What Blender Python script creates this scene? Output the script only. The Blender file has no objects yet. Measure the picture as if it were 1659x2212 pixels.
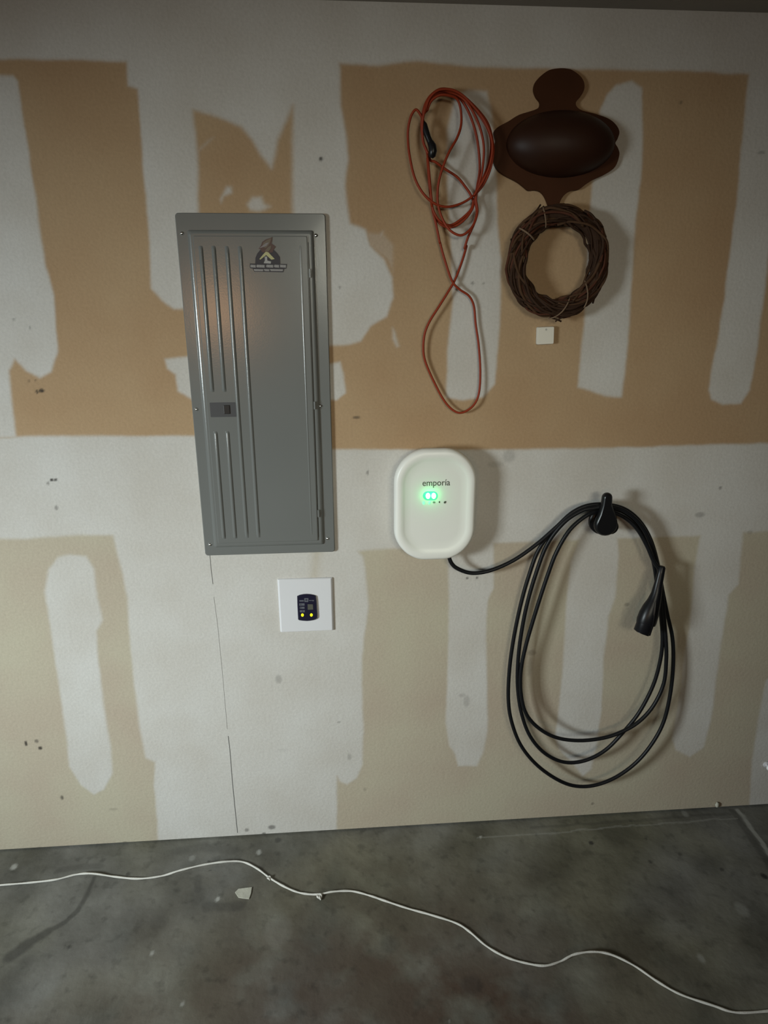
import bpy, bmesh, math, random
import numpy as np
from mathutils import Vector, Matrix
from mathutils.geometry import tessellate_polygon

random.seed(7)
S = bpy.context.scene
COL = S.collection

# ------------------------------------------------------------------ camera
F_PX, PITCH, YAW, ROLL = 1413.16, -0.2951, 0.0728, -0.0048
CAM = Vector((0.0, -1.9159, 1.773))
fwd = Vector((math.sin(YAW)*math.cos(PITCH), math.cos(YAW)*math.cos(PITCH), math.sin(PITCH)))
r0 = Vector((math.cos(YAW), -math.sin(YAW), 0))
u0 = r0.cross(fwd)
RIGHT = r0*math.cos(ROLL) + u0*math.sin(ROLL)
UP = u0*math.cos(ROLL) - r0*math.sin(ROLL)
cd = bpy.data.cameras.new('camera')
cam = bpy.data.objects.new('camera', cd)
COL.objects.link(cam)
cam.matrix_world = Matrix(((RIGHT.x, UP.x, -fwd.x, CAM.x), (RIGHT.y, UP.y, -fwd.y, CAM.y),
                           (RIGHT.z, UP.z, -fwd.z, CAM.z), (0, 0, 0, 1)))
cd.sensor_fit = 'VERTICAL'
cd.sensor_height = 36.0
cd.lens = F_PX/2212.0*36.0
cd.clip_start = 0.05
S.camera = cam

# ------------------------------------------------------------------ world, lights, exposure
S.view_settings.view_transform = 'Standard'
S.view_settings.look = 'None'
S.view_settings.gamma = 1.0
S.view_settings.use_curve_mapping = False
S.view_settings.exposure = 0.0

w = bpy.data.worlds.new('dim_garage_air')
S.world = w
w.use_nodes = True
w.node_tree.nodes['Background'].inputs[0].default_value = (0.95, 1.0, 0.84, 1)
w.node_tree.nodes['Background'].inputs[1].default_value = 0.010


def area_light(name, loc, target, sx, sy, power, color, spread=180):
    l = bpy.data.lights.new(name, 'AREA')
    l.shape = 'RECTANGLE'; l.size = sx; l.size_y = sy
    l.energy = power; l.color = color; l.spread = math.radians(spread)
    o = bpy.data.objects.new(name, l); COL.objects.link(o)
    o.location = loc
    o.rotation_euler = (Vector(target)-Vector(loc)).to_track_quat('-Z', 'Y').to_euler()
    return o


# daylight falling in through the open garage door on the left
area_light('daylight_door', (-2.765, -2.4, 1.62), (-0.30, 0, 0.35), 0.7, 0.6, 26, (0.88, 0.985, 1.0), 77)
# unseen fill light added behind the viewer to lift the shadows
area_light('front_fill', (0.69, -4.2, 2.29), (0.23, 0, 1.27), 1.2, 0.7, 3.5, (1.0, 0.965, 0.79), 42)
# one warm bulb far behind the viewer, mirrored in the ribs of the breaker panel
area_light('warm_bulb', (-1.15, -5.0, 1.80), (-0.3, 0, 1.75), 0.08, 0.14, 9, (1.0, 0.50, 0.20))


# ------------------------------------------------------------------ helpers
def ray(px, py):
    return RIGHT*((px-829.5)/F_PX) - UP*((py-1106)/F_PX) + fwd


def at(px, py, y=0.0):
    """point of the vertical plane at depth y seen at a place of the photograph"""
    d = ray(px, py)
    return CAM + d*((y-CAM.y)/d.y)


def fl(px, py, z=0.0):
    d = ray(px, py)
    return CAM + d*((z-CAM.z)/d.z)


def link(name, me, mat=None, parent=None, smooth=False):
    o = bpy.data.objects.new(name, me)
    COL.objects.link(o)
    if mat is not None:
        for m in (mat if isinstance(mat, (list, tuple)) else [mat]):
            me.materials.append(m)
    if parent is not None:
        o.parent = parent
        o.matrix_parent_inverse = parent.matrix_basis.inverted()
    if smooth:
        me.polygons.foreach_set('use_smooth', [True]*len(me.polygons))
    return o


def obj(name, bm, mat, parent=None, smooth=False, angle=None):
    me = bpy.data.meshes.new(name)
    bmesh.ops.recalc_face_normals(bm, faces=bm.faces[:])
    if angle is not None:
        for f in bm.faces: f.smooth = True
        for e in bm.edges:
            ng = any(len(f.verts) > 4 for f in e.link_faces)
            if len(e.link_faces) == 2 and (ng or e.calc_face_angle(0) > math.radians(angle)):
                e.smooth = False
    bm.to_mesh(me); bm.free()
    return link(name, me, mat, parent, smooth)


def thing(name, loc, label, cat, group=None):
    o = bpy.data.objects.new(name, None)
    COL.objects.link(o)
    o.location = loc
    o.empty_display_size = 0.05
    tag(o, label, cat, group)
    return o


def tag(o, label, cat, group=None):
    o['label'] = label; o['category'] = cat
    if group: o['group'] = group


def struct(o):
    o['kind'] = 'structure'
    return o


def mat(name, color, rough=0.6, metal=0.0, spec=0.5, bump=0.0, bscale=200.0, var=0.0, vscale=20.0,
        emit=None, estr=0.0, coat=0.0):
    m = bpy.data.materials.new(name); m.use_nodes = True
    nt = m.node_tree; b = nt.nodes['Principled BSDF']
    b.inputs['Base Color'].default_value = (*color, 1)
    b.inputs['Roughness'].default_value = rough
    b.inputs['Metallic'].default_value = metal
    b.inputs['Specular IOR Level'].default_value = spec
    b.inputs['Coat Weight'].default_value = coat
    b.inputs['Coat Roughness'].default_value = 0.15
    if emit:
        b.inputs['Emission Color'].default_value = (*emit, 1)
        b.inputs['Emission Strength'].default_value = estr
    tc = nt.nodes.new('ShaderNodeTexCoord')
    if var > 0:
        n = nt.nodes.new('ShaderNodeTexNoise'); n.inputs['Scale'].default_value = vscale
        n.inputs['Detail'].default_value = 4
        nt.links.new(tc.outputs['Object'], n.inputs['Vector'])
        mx = nt.nodes.new('ShaderNodeMix'); mx.data_type = 'RGBA'
        mx.inputs['A'].default_value = (*[c*(1-var) for c in color], 1)
        mx.inputs['B'].default_value = (*[min(1, c*(1+var)) for c in color], 1)
        nt.links.new(n.outputs['Fac'], mx.inputs['Factor'])
        nt.links.new(mx.outputs['Result'], b.inputs['Base Color'])
    if bump > 0:
        n = nt.nodes.new('ShaderNodeTexNoise'); n.inputs['Scale'].default_value = bscale
        n.inputs['Detail'].default_value = 3
        nt.links.new(tc.outputs['Object'], n.inputs['Vector'])
        bp = nt.nodes.new('ShaderNodeBump'); bp.inputs['Strength'].default_value = bump
        bp.inputs['Distance'].default_value = 0.002
        nt.links.new(n.outputs['Fac'], bp.inputs['Height'])
        nt.links.new(bp.outputs['Normal'], b.inputs['Normal'])
    return m


def smooth_path(pts, n=8, closed=False):
    """Catmull-Rom through the points"""
    P = [Vector(p) for p in pts]; out = []
    N = len(P)
    rng = range(N) if closed else range(N-1)
    for i in rng:
        if closed:
            a, b, c, d = P[i-1], P[i], P[(i+1) % N], P[(i+2) % N]
        else:
            a, b, c = P[max(i-1, 0)], P[i], P[i+1]; d = P[min(i+2, N-1)]
        for k in range(n):
            t = k/n
            out.append(0.5*((2*b)+(c-a)*t+(2*a-5*b+4*c-d)*t*t+(3*b-a-3*c+d)*t**3))
    if not closed: out.append(P[-1])
    return out


def add_tube(bm, path, rad, seg=10, closed=False, caps=True):
    """round tube, rad a number or one per point"""
    n = len(path); rings = []
    nrm = None
    for i, p in enumerate(path):
        a = path[i-1] if (i > 0 or closed) else p
        b = path[(i+1) % n] if (i < n-1 or closed) else p
        t = (b-a).normalized()
        if nrm is None:
            nrm = t.orthogonal().normalized()
        nrm = (nrm - t*nrm.dot(t)).normalized()
        bi = t.cross(nrm)
        r = rad[i] if isinstance(rad, (list, tuple)) else rad
        rings.append([bm.verts.new(p+(nrm*math.cos(2*math.pi*k/seg)+bi*math.sin(2*math.pi*k/seg))*r) for k in range(seg)])
    m = n if closed else n-1
    for i in range(m):
        A, B = rings[i], rings[(i+1) % n]
        for k in range(seg):
            bm.faces.new((A[k], A[(k+1) % seg], B[(k+1) % seg], B[k]))
    if caps and not closed:
        bm.faces.new(list(reversed(rings[0]))); bm.faces.new(rings[-1])


def add_box(bm, lo, hi, bevel=0.0, seg=2):
    vs = bmesh.ops.create_cube(bm, size=1)['verts']
    for v in vs:
        v.co = Vector([(lo[i]+hi[i])/2+v.co[i]*(hi[i]-lo[i]) for i in range(3)])
    if bevel > 0:
        es = list({e for v in vs for e in v.link_edges})
        bmesh.ops.bevel(bm, geom=es, offset=bevel, segments=seg, profile=0.5, affect='EDGES')


def add_loft(bm, rings, close_first=True, close_last=True):
    R = [[bm.verts.new(p) for p in r] for r in rings]
    n = len(R[0])
    for A, B in zip(R[:-1], R[1:]):
        for k in range(n):
            bm.faces.new((A[k], A[(k+1) % n], B[(k+1) % n], B[k]))
    if close_first: bm.faces.new(list(reversed(R[0])))
    if close_last: bm.faces.new(R[-1])


def rrect(cx, cz, hw, hh, r, y, n=8, p=2.0):
    """rounded rectangle ring in a plane parallel to the wall"""
    out = []
    for qx, qz, a0 in ((1, 1, 0), (-1, 1, 90), (-1, -1, 180), (1, -1, 270)):
        for k in range(n+1):
            a = math.radians(a0+90*k/n)
            c, s = math.cos(a), math.sin(a)
            c = math.copysign(abs(c)**(2/p), c); s = math.copysign(abs(s)**(2/p), s)
            out.append(Vector((cx+qx*(hw-r)+r*c, y, cz+qz*(hh-r)+r*s)))
    return out


def poly_ngon(bm, pts, mi=0):
    f = bm.faces.new([bm.verts.new(p) for p in pts]); f.material_index = mi
    return f


def add_plate(bm, pts, thick, mi=0):
    """flat piece in a wall-parallel plane, given its front outline, with thickness towards the wall"""
    a = [bm.verts.new(p) for p in pts]
    b = [bm.verts.new(Vector(p)+Vector((0, thick, 0))) for p in pts]
    n = len(a)
    fs = [bm.faces.new(a), bm.faces.new(list(reversed(b)))]
    for k in range(n):
        fs.append(bm.faces.new((a[(k+1) % n], a[k], b[k], b[(k+1) % n])))
    for f in fs: f.material_index = mi


# ------------------------------------------------------------------ noise for the numpy fields
def vnoise(x, y, scale, seed):
    rs = np.random.RandomState(seed); T = rs.rand(64, 64)
    X, Y = x*scale+100, y*scale+100
    xi, yi = np.floor(X).astype(int), np.floor(Y).astype(int)
    fx, fy = X-xi, Y-yi
    fx = fx*fx*(3-2*fx); fy = fy*fy*(3-2*fy)
    g = lambda a, b: T[a % 64, b % 64]
    return (g(xi, yi)*(1-fx)*(1-fy)+g(xi+1, yi)*fx*(1-fy)+g(xi, yi+1)*(1-fx)*fy+g(xi+1, yi+1)*fx*fy)*2-1


def fbm(x, y, scale, seed, octv=3):
    return sum(vnoise(x, y, scale*2**k, seed+k)*0.5**k for k in range(octv))/1.6


def sdf_poly(x, z, poly):
    """signed distance, negative inside"""
    P = np.array(poly); d = np.full(x.shape, 1e9); inside = np.zeros(x.shape, bool)
    for (ax, az), (bx, bz) in zip(P, np.roll(P, -1, axis=0)):
        ex, ez = bx-ax, bz-az
        t = np.clip(((x-ax)*ex+(z-az)*ez)/(ex*ex+ez*ez+1e-12), 0, 1)
        d = np.minimum(d, (x-ax-t*ex)**2+(z-az-t*ez)**2)
        c = ((az > z) != (bz > z)) & (x < (bx-ax)*(z-az)/(bz-az+1e-12)+ax)
        inside ^= c
    d = np.sqrt(d)
    return np.where(inside, -d, d)


def region(x, z, poly):
    """distance field only evaluated near the polygon's box"""
    P = np.array(poly); m = 0.06
    sel = (x > P[:, 0].min()-m) & (x < P[:, 0].max()+m) & (z > P[:, 1].min()-m) & (z < P[:, 1].max()+m)
    out = np.full(x.shape, 1.0)
    out[sel] = sdf_poly(x[sel], z[sel], poly)
    return out


def grid_mesh(name, us, vs, to3):
    U, V = np.meshgrid(us, vs)
    U, V = U.ravel(), V.ravel()
    co = to3(U, V)
    nu, nv = len(us), len(vs)
    i = (np.arange(nv-1)[:, None]*nu+np.arange(nu-1)[None, :]).ravel()
    q = np.stack([i, i+1, i+1+nu, i+nu], 1).astype(np.int32)
    me = bpy.data.meshes.new(name)
    me.vertices.add(len(co)); me.vertices.foreach_set('co', co.astype(np.float32).ravel())
    me.loops.add(q.size); me.loops.foreach_set('vertex_index', q.ravel())
    me.polygons.add(len(q)); me.polygons.foreach_set('loop_start', np.arange(0, q.size, 4, dtype=np.int32))
    me.update(calc_edges=True)
    return me, U, V


def set_attr(me, name, arr):
    a = me.attributes.new(name, 'FLOAT', 'POINT')
    a.data.foreach_set('value', arr.astype(np.float32))


def wp(l, y=0.0):
    out = []
    for px, py in l:
        p = at(px, py, y); out.append((p.x, p.z))
    return out


def fp(l):
    out = []
    for px, py in l:
        p = fl(px, py); out.append((p.x, p.y))
    return out


CEIL = 2.512
# ------------------------------------------------------------------ back wall: drywall paper with joint compound
mud_polys = [
    # cornice band
    [(-400, -400), (2300, -400), (2300, 150), (1620, 160), (1500, 154), (1400, 152), (1250, 149), (1100, 147), (1020, 144),
     (900, 131), (820, 141), (735, 138), (272, 133), (120, 128), (-400, 128)],
    # left edge strip
    [(-400, 150), (28, 163), (38, 175), (50, 260), (65, 345), (85, 480), (100, 580), (118, 640), (124, 760), (110, 802), (85, 815),
     (55, 800), (32, 775), (18, 800), (27, 880), (36, 945), (-400, 950)],
    # wide feathered area around the panel bay
    [(272, 100), (276, 185), (297, 192), (305, 300), (315, 420), (322, 520), (326, 622), (350, 650), (375, 667), (440, 668), (440, 740),
     (715, 745), (750, 744), (780, 735), (800, 705), (835, 685), (850, 640), (848, 600), (830, 560), (800, 530), (790, 495), (757, 482),
     (750, 440), (745, 400), (752, 345), (748, 300), (737, 230), (733, 100)],
    [(700, 790), (735, 783), (743, 815), (746, 850), (728, 865), (700, 862)],
    [(357, 777), (420, 768), (430, 870), (385, 846), (380, 810), (362, 797)],
    # tape joint across the middle, and the tall area below the panel
    [(-400, 950), (40, 944), (200, 942), (430, 942), (460, 968), (715, 970), (900, 972), (1300, 968), (1659, 957), (2300, 930), (2300, 1120),
     (1659, 1147), (1605, 1151), (1500, 1158), (1330, 1163), (1050, 1173), (860, 1185), (800, 1188), (772, 1190), (784, 1202), (790, 1240),
     (796, 1310), (785, 1380), (782, 1480), (785, 1580), (783, 1650), (770, 1680), (750, 1694), (735, 1688), (728, 1676), (728, 1720),
     (725, 1900), (343, 1900), (340, 1770), (333, 1700), (336, 1646), (315, 1638), (300, 1560), (290, 1470), (280, 1370), (275, 1290),
     (258, 1210), (243, 1157), (170, 1155), (60, 1163), (-400, 1168)],
    # stud strips, lower sheet
    [(966, 1170), (968, 1240), (970, 1300), (967, 1450), (963, 1560), (970, 1610), (983, 1630), (990, 1655), (1030, 1655), (1045, 1625),
     (1053, 1580), (1052, 1480), (1050, 1380), (1053, 1300), (1066, 1270), (1066, 1170)],
    [(1258, 1150), (1232, 1215), (1222, 1330), (1215, 1450), (1205, 1540), (1200, 1590), (1210, 1620), (1235, 1645), (1258, 1677),
     (1278, 1660), (1290, 1600), (1300, 1530), (1303, 1430), (1315, 1330), (1330, 1290), (1336, 1200), (1332, 1150)],
    [(1516, 1140), (1500, 1230), (1490, 1350), (1480, 1400), (1470, 1500), (1452, 1595), (1460, 1620), (1490, 1635), (1520, 1615),
     (1535, 1560), (1550, 1450), (1565, 1340), (1575, 1285), (1595, 1262), (1606, 1140)],
    [(2200, 1380), (1700, 1430), (1655, 1470), (1640, 1540), (1625, 1640), (1616, 1790), (2200, 1790)],
    [(125, 1203), (150, 1198), (185, 1202), (203, 1230), (210, 1290), (222, 1340), (208, 1365), (212, 1430), (225, 1530), (240, 1620),
     (243, 1670), (225, 1705), (203, 1716), (175, 1695), (150, 1655), (142, 1580), (125, 1470), (108, 1350), (98, 1280), (105, 1230)],
    # stud strips, upper sheet
    [(985, 205), (1010, 195), (1052, 197), (1062, 240), (1070, 330), (1075, 480), (1082, 560), (1079, 700), (1070, 830), (1045, 858),
     (1000, 866), (964, 858), (966, 760), (977, 650), (972, 500), (965, 400), (966, 280)],
    [(1330, 184), (1365, 175), (1386, 190), (1388, 300), (1385, 380), (1373, 480), (1365, 600), (1357, 740), (1342, 858), (1310, 855),
     (1248, 836), (1251, 790), (1262, 700), (1268, 600), (1275, 450), (1290, 300), (1296, 240), (1312, 203)],
    [(1620, 130), (1605, 280), (1590, 440), (1575, 560), (1560, 680), (1545, 760), (1530, 840), (1536, 862), (1560, 875), (1600, 872),
     (1620, 842), (1635, 760), (1650, 640), (1668, 500), (1720, 130)],
]
bare_polys = [
    [(417, 238), (450, 247), (490, 260), (520, 275), (545, 302), (565, 338), (586, 362), (596, 330), (601, 300), (614, 268), (633, 228),
     (632, 340), (634, 500), (429, 500), (426, 330)],
    [(672, 1150), (712, 1150), (694, 1215), (692, 1255), (668, 1255), (670, 1220)],
]
smears = [  # light dabs of compound: outline, strength
    ([(476, 430), (490, 402), (500, 404), (502, 418), (484, 425), (478, 440)], .75),
    ([(533, 442), (545, 425), (566, 424), (572, 440), (585, 447), (560, 458), (540, 455)], .75),
    ([(428, 322), (456, 298), (464, 297), (446, 316), (430, 330)], .45),
    ([(847, 708), (853, 716), (864, 748), (858, 750), (849, 733)], .7),
    ([(790, 500), (830, 505), (852, 530), (850, 590), (835, 560), (800, 532)], .35),
    ([(818, 503), (828, 498), (828, 514), (820, 514)], .5),
    ([(1640, 60), (1900, 60), (1900, 400), (1615, 400)], .0),
]
spots = [  # nail holes and scuffs: x, y, half width, half height, darkness
    (693, 343, 4, 4, .8), (80, 846, 3, 4, .8), (90, 844, 5, 4, .9), (62, 823, 2, 2, .6), (77, 822, 2, 2, .5), (112, 1037, 4, 3, .9), (120, 1036, 3, 3, .8),
    (104, 1044, 3, 3, .5), (122, 1097, 3, 5, .5), (56, 1606, 3, 6, .9), (79, 1601, 4, 4, .6), (87, 1616, 4, 4, .9), (134, 1723, 3, 5, .7),
    (770, 902, 7, 3, .6), (794, 1021, 2, 5, .5), (734, 621, 3, 2, .4), (602, 1467, 6, 9, .28), (1008, 1515, 6, 12, .22), (998, 1502, 7, 4, .18),
    (1009, 1249, 2.5, 2, .7), (1030, 1248, 2.5, 2, .7), (1021, 612, 3, 3, .45), (1045, 612, 2.5, 2, .4), (1149, 1410, 8, 6, .3), (1145, 1440, 5, 20, .2),
    (1354, 1306, 5, 3, .35), (1556, 1054, 3, 3, .5), (1512, 1112, 9, 5, .35), (732, 1560, 3, 2, .4), (755, 1635, 4, 7, .25), (1471, 221, 3, 3, .5),
    (1100, 985, 12, 12, .22), (1070, 1003, 14, 6, .15), (533, 1793, 4, 4, .5), (587, 1787, 7, 5, .6), (570, 1802, 4, 4, .7), (270, 1823, 7, 5, .8),
    (18, 1843, 5, 4, .5), (85, 1833, 6, 4, .4), (1280, 1736, 3, 3, .4), (704, 1249, 2, 3, .5), (30, 690, 3, 2, .35), (65, 708, 2, 3, .45),
    (1645, 330, 7, 3, .35), (1620, 1150, 5, 4, .2), (245, 1748, 8, 3, .2), (788, 1705, 3, 4, .2), (1340, 1780, 3, 3, .2), (610, 1620, 10, 3, .08),
]
x_f = np.arange(-1.42, 2.02, 0.004)
z_f = np.arange(0.007, CEIL-0.0005, 0.004)
us = np.concatenate([np.linspace(-3.2, -1.45, 8), x_f, np.linspace(2.06, 3.6, 8)])
vs = np.concatenate([z_f, [CEIL]])
me, U, V = grid_mesh('wall_back', us, vs, lambda a, b: np.stack([a, np.zeros_like(a), b], 1))
wx = U + 0.0026*fbm(U, V, 16, 11) + 0.0009*fbm(U, V, 110, 15, 2)
wz = V + 0.0026*fbm(U, V, 16, 31) + 0.0009*fbm(U, V, 110, 35, 2)
soft = 0.0045 + 0.0045*(0.5+0.5*fbm(U, V, 4, 51))
mud = np.zeros(U.shape)
for pl in mud_polys:
    d = region(wx, wz, wp(pl))
    mud = np.maximum(mud, np.clip(0.5-d/(2*soft), 0, 1))
for pl in bare_polys:
    d = region(wx, wz, wp(pl))
    s_ = soft*(1.5 if pl[0][1] < 300 else 3)
    mud *= 1-np.clip(0.5-d/(2*s_), 0, 1)*(1 if pl[0][1] < 300 else .55)
for pl, k in smears:
    if k > 0:
        d = region(wx, wz, wp(pl))
        mud = np.maximum(mud, k*np.clip(0.5-d/(2*soft), 0, 1))
mud = mud*mud*(3-2*mud)
seam_z = at(829, 1075).z
lower = np.clip(0.5-(V-seam_z)/0.02, 0, 1)            # lower sheet of drywall has paler paper
dark = np.zeros(U.shape)
for x, y, a, b, k in spots:
    c = at(x, y); s_ = (c-at(x+1, y)).length
    q = ((U-c.x)/(a*s_*1.15))**2+((V-c.z)/(b*s_*1.15))**2
    dark = np.maximum(dark, k*np.clip(1.5-q, 0, 1))
# faint ridges of tape under the compound
ridge = np.zeros(U.shape)
for (a, b), k in ((((0, 1070), (840, 1068)), .5), (((730, 1000), (850, 1000)), -.3), (((730, 1155), (850, 1160)), -.4),
                  (((700, 90), (1659, 100)), -.5), (((690, 1385), (690, 1560)), -.5), (((478, 1380), (500, 1700)), .35)):
    A, B = at(*a), at(*b)
    ex, ez = B.x-A.x, B.z-A.z
    t = np.clip(((U-A.x)*ex+(V-A.z)*ez)/(ex*ex+ez*ez), 0, 1)
    d = np.hypot(U-A.x-t*ex, V-A.z-t*ez)
    ridge += k*np.exp(-(d/0.012)**2)*(0.6+.6*fbm(U, V, 12, 71))
set_attr(me, 'mud', mud); set_attr(me, 'lower', lower); set_attr(me, 'dark', dark); set_attr(me, 'ridge', ridge)

m = bpy.data.materials.new('drywall'); m.use_nodes = True
nt = m.node_tree; N = nt.nodes; L = nt.links; B = N['Principled BSDF']


def node(nt, t, **kw):
    n = nt.nodes.new(t)
    for k, v in kw.items():
        if k in n.inputs: n.inputs[k].default_value = v
        else: setattr(n, k, v)
    return n


def mixc(nt, fac, a, b, blend='MIX'):
    n = nt.nodes.new('ShaderNodeMix'); n.data_type = 'RGBA'; n.blend_type = blend
    for k, v in (('Factor', fac), ('A', a), ('B', b)):
        if isinstance(v, bpy.types.NodeSocket): nt.links.new(v, n.inputs[k])
        elif isinstance(v, tuple): n.inputs[k].default_value = (*v, 1)
        else: n.inputs[k].default_value = v
    return n.outputs['Result']


def attr(nt, name):
    n = nt.nodes.new('ShaderNodeAttribute'); n.attribute_name = name
    return n.outputs['Fac']


def noise(nt, scale, detail=3, lo=0.35, hi=0.65, vec=None):
    n = node(nt, 'ShaderNodeTexNoise', Scale=scale, Detail=detail)
    if vec is None:
        tc = nt.nodes.new('ShaderNodeTexCoord'); vec = tc.outputs['Object']
    nt.links.new(vec, n.inputs['Vector'])
    r = nt.nodes.new('ShaderNodeMapRange')
    r.inputs['From Min'].default_value = lo; r.inputs['From Max'].default_value = hi
    nt.links.new(n.outputs['Fac'], r.inputs['Value'])
    return r.outputs['Result']


blot = noise(nt, 3.2, 3)
paper_up = mixc(nt, blot, (0.375, 0.250, 0.142), (0.41, 0.290, 0.172))
paper_lo = mixc(nt, blot, (0.415, 0.350, 0.272), (0.44, 0.40, 0.305))
paper = mixc(nt, attr(nt, 'lower'), paper_up, paper_lo)
mudc = mixc(nt, noise(nt, 4.5, 4), (0.50, 0.475, 0.435), (0.545, 0.53, 0.50))
c1 = mixc(nt, attr(nt, 'mud'), paper, mudc)
c2 = mixc(nt, noise(nt, 140, 2), c1, mixc(nt, 1.0, c1, (0.93, 0.93, 0.93), 'MULTIPLY'))
c3 = mixc(nt, attr(nt, 'dark'), c2, (0.03, 0.026, 0.022))
L.new(c3, B.inputs['Base Color'])
B.inputs['Roughness'].default_value = 0.85
B.inputs['Specular IOR Level'].default_value = 0.25
ma = N.new('ShaderNodeMath'); ma.operation = 'MULTIPLY_ADD'
L.new(attr(nt, 'mud'), ma.inputs[0]); ma.inputs[1].default_value = 0.5; L.new(noise(nt, 90, 3), ma.inputs[2])
mb = N.new('ShaderNodeMath'); mb.operation = 'MULTIPLY_ADD'
L.new(attr(nt, 'ridge'), mb.inputs[0]); mb.inputs[1].default_value = 2.0; L.new(ma.outputs[0], mb.inputs[2])
bp = N.new('ShaderNodeBump'); bp.inputs['Strength'].default_value = 0.25; bp.inputs['Distance'].default_value = 0.0012
L.new(mb.outputs[0], bp.inputs['Height']); L.new(bp.outputs['Normal'], B.inputs['Normal'])
wall = struct(link('wall_back', me, m, None, True))

# sill plate behind the raised foot of the drywall, and the loose paper edge under the panel
bm = bmesh.new(); add_box(bm, (-3.2, 0.012, 0.0), (3.6, 0.05, 0.03))
add_box(bm, (-3.2, 0.052, 0.0), (3.6, 0.1, CEIL))
obj('sill_plate', bm, mat('old_lumber', (0.05, 0.04, 0.03), 0.9), wall)
bm = bmesh.new()
m_gap = mat('crack_line', (0.10, 0.10, 0.095), 0.9)  # thin dark strips along the drywall crack
for pts, wd in (([(453, 1196), (456, 1230), (460, 1262)], .0016), ([(493, 1590), (497, 1625), (502, 1690), (507, 1740), (513, 1799)], .0022),
                ([(462, 1290), (470, 1350), (480, 1450), (491, 1575)], .0007)):
    P = [at(*p, -0.0004) for p in pts]
    for a, b in zip(P[:-1], P[1:]):
        bm.faces.new([bm.verts.new(v) for v in (a+Vector((-wd/2, 0, 0)), a+Vector((wd/2, 0, 0)), b+Vector((wd/2, 0, 0)), b+Vector((-wd/2, 0, 0)))])
obj('seam_crack', bm, m_gap, wall)

# ------------------------------------------------------------------ ceiling
bm = bmesh.new(); add_box(bm, (-3.2, -6.0, CEIL), (3.6, 0.0, CEIL+0.1))
struct(obj('ceiling', bm, mat('ceiling_board', (0.30, 0.27, 0.23), 0.9, bump=.2, bscale=60, var=.08, vscale=3)))

# ------------------------------------------------------------------ floor: stained concrete slab
xs = np.concatenate([np.linspace(-3.2, -1.5, 8), np.arange(-1.45, 2.1, 0.005), np.linspace(2.15, 3.6, 8)])
ys = np.concatenate([np.linspace(-6.0, -1.1, 14), np.arange(-1.05, 0.0, 0.005), [0.0, 0.05]])
me, U, V = grid_mesh('floor', xs, ys, lambda a, b: np.stack([a, b, np.zeros_like(a)], 1))
fx = U+0.006*fbm(U, V, 18, 5); fy = V+0.006*fbm(U, V, 18, 9)
fd = np.zeros(U.shape); fw = np.zeros(U.shape); fh = np.zeros(U.shape)


def streak(pts, w0, w1, k, arr, power=1.5):
    P = fp(pts); n = len(P)-1
    for i, (a, b) in enumerate(zip(P[:-1], P[1:])):
        ww = w0+(w1-w0)*(i+.5)/n
        ex, ey = b[0]-a[0], b[1]-a[1]
        t = np.clip(((fx-a[0])*ex+(fy-a[1])*ey)/(ex*ex+ey*ey), 0, 1)
        d = np.hypot(fx-a[0]-t*ex, fy-a[1]-t*ey)
        np.maximum(arr, k*np.clip(1.5-(d/ww)**power, 0, 1), out=arr)


streak([(205, 1896), (190, 1930), (168, 1968), (140, 1992), (105, 2013)], .006, .011, .55, fd)
streak([(105, 2013), (60, 2040), (22, 2068)], .012, .02, .6, fd)
streak([(130, 1880), (175, 1874), (215, 1872)], .012, .014, .3, fd)
streak([(430, 1895), (428, 1925)], .013, .01, .35, fd)
streak([(425, 1885), (480, 1858)], .008, .008, .0, fd)
streak([(380, 1838), (440, 1828), (505, 1838)], .018, .02, .25, fd)
streak([(450, 1960), (515, 1958)], .02, .016, .4, fd)
streak([(20, 1860), (60, 1880)], .03, .03, .12, fd)
for x, y, r, k in ((148, 2045, .007, .7), (275, 1888, .008, .6), (1277, 1821, .010, .9), (1395, 1810, .005, .7), (1403, 1862, .008, .6), (1468, 1845, .007, .6),
                   (1558, 1877, .008, .7), (1652, 1893, .012, 1), (1033, 1881, .008, .35), (1364, 1773, .006, .7), (1160, 1803, .004, .4), (345, 1990, .025, .2),
                   (1020, 2130, .03, .35), (1132, 2147, .016, .4), (600, 1814, .012, .55), (597, 1842, .01, .3), (1075, 1983, .02, .25), (920, 1870, .02, .2),
                   (840, 2040, .03, .3), (60, 2076, .02, .2), (1305, 2020, .008, .3), (780, 1830, .014, .3), (905, 1782, .006, .6), (1453, 1806, .01, .4),
                   (450, 1862, .006, .6), (455, 1880, .005, .5), (1610, 1785, .006, .5)):
    p = fl(x, y); q = ((fx-p.x)/r)**2+((fy-p.y)/r)**2
    fd = np.maximum(fd, k*np.clip(1.4-q, 0, 1))
for x, y, r, k in ((29, 1873, .011, .7), (470, 1943, .007, .7), (558, 1841, .008, .6), (328, 2060, .006, .5), (1604, 1965, .02, .25), (1514, 2071, .010, .35),
                   (600, 2010, .04, .12), (395, 2170, .006, .4), (415, 1853, .01, .3), (973, 2205, .003, .7), (1036, 1808, .005, .7), (1480, 1757, .012, .3)):
    p = fl(x, y); q = ((fx-p.x)/r)**2+((fy-p.y)/(r*1.4))**2
    fw = np.maximum(fw, k*np.clip(1.4-q, 0, 1))
streak([(1594, 1750), (1622, 1788), (1664, 1848), (1720, 1925)], .0075, .009, .55, fw, 3)
streak([(1582, 1752), (1612, 1796), (1650, 1852), (1700, 1925)], .012, .012, .4, fd, 2)
streak([(1030, 1809), (1200, 1800), (1330, 1786), (1500, 1774), (1590, 1766)], .003, .003, .28, fw, 2)
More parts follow.
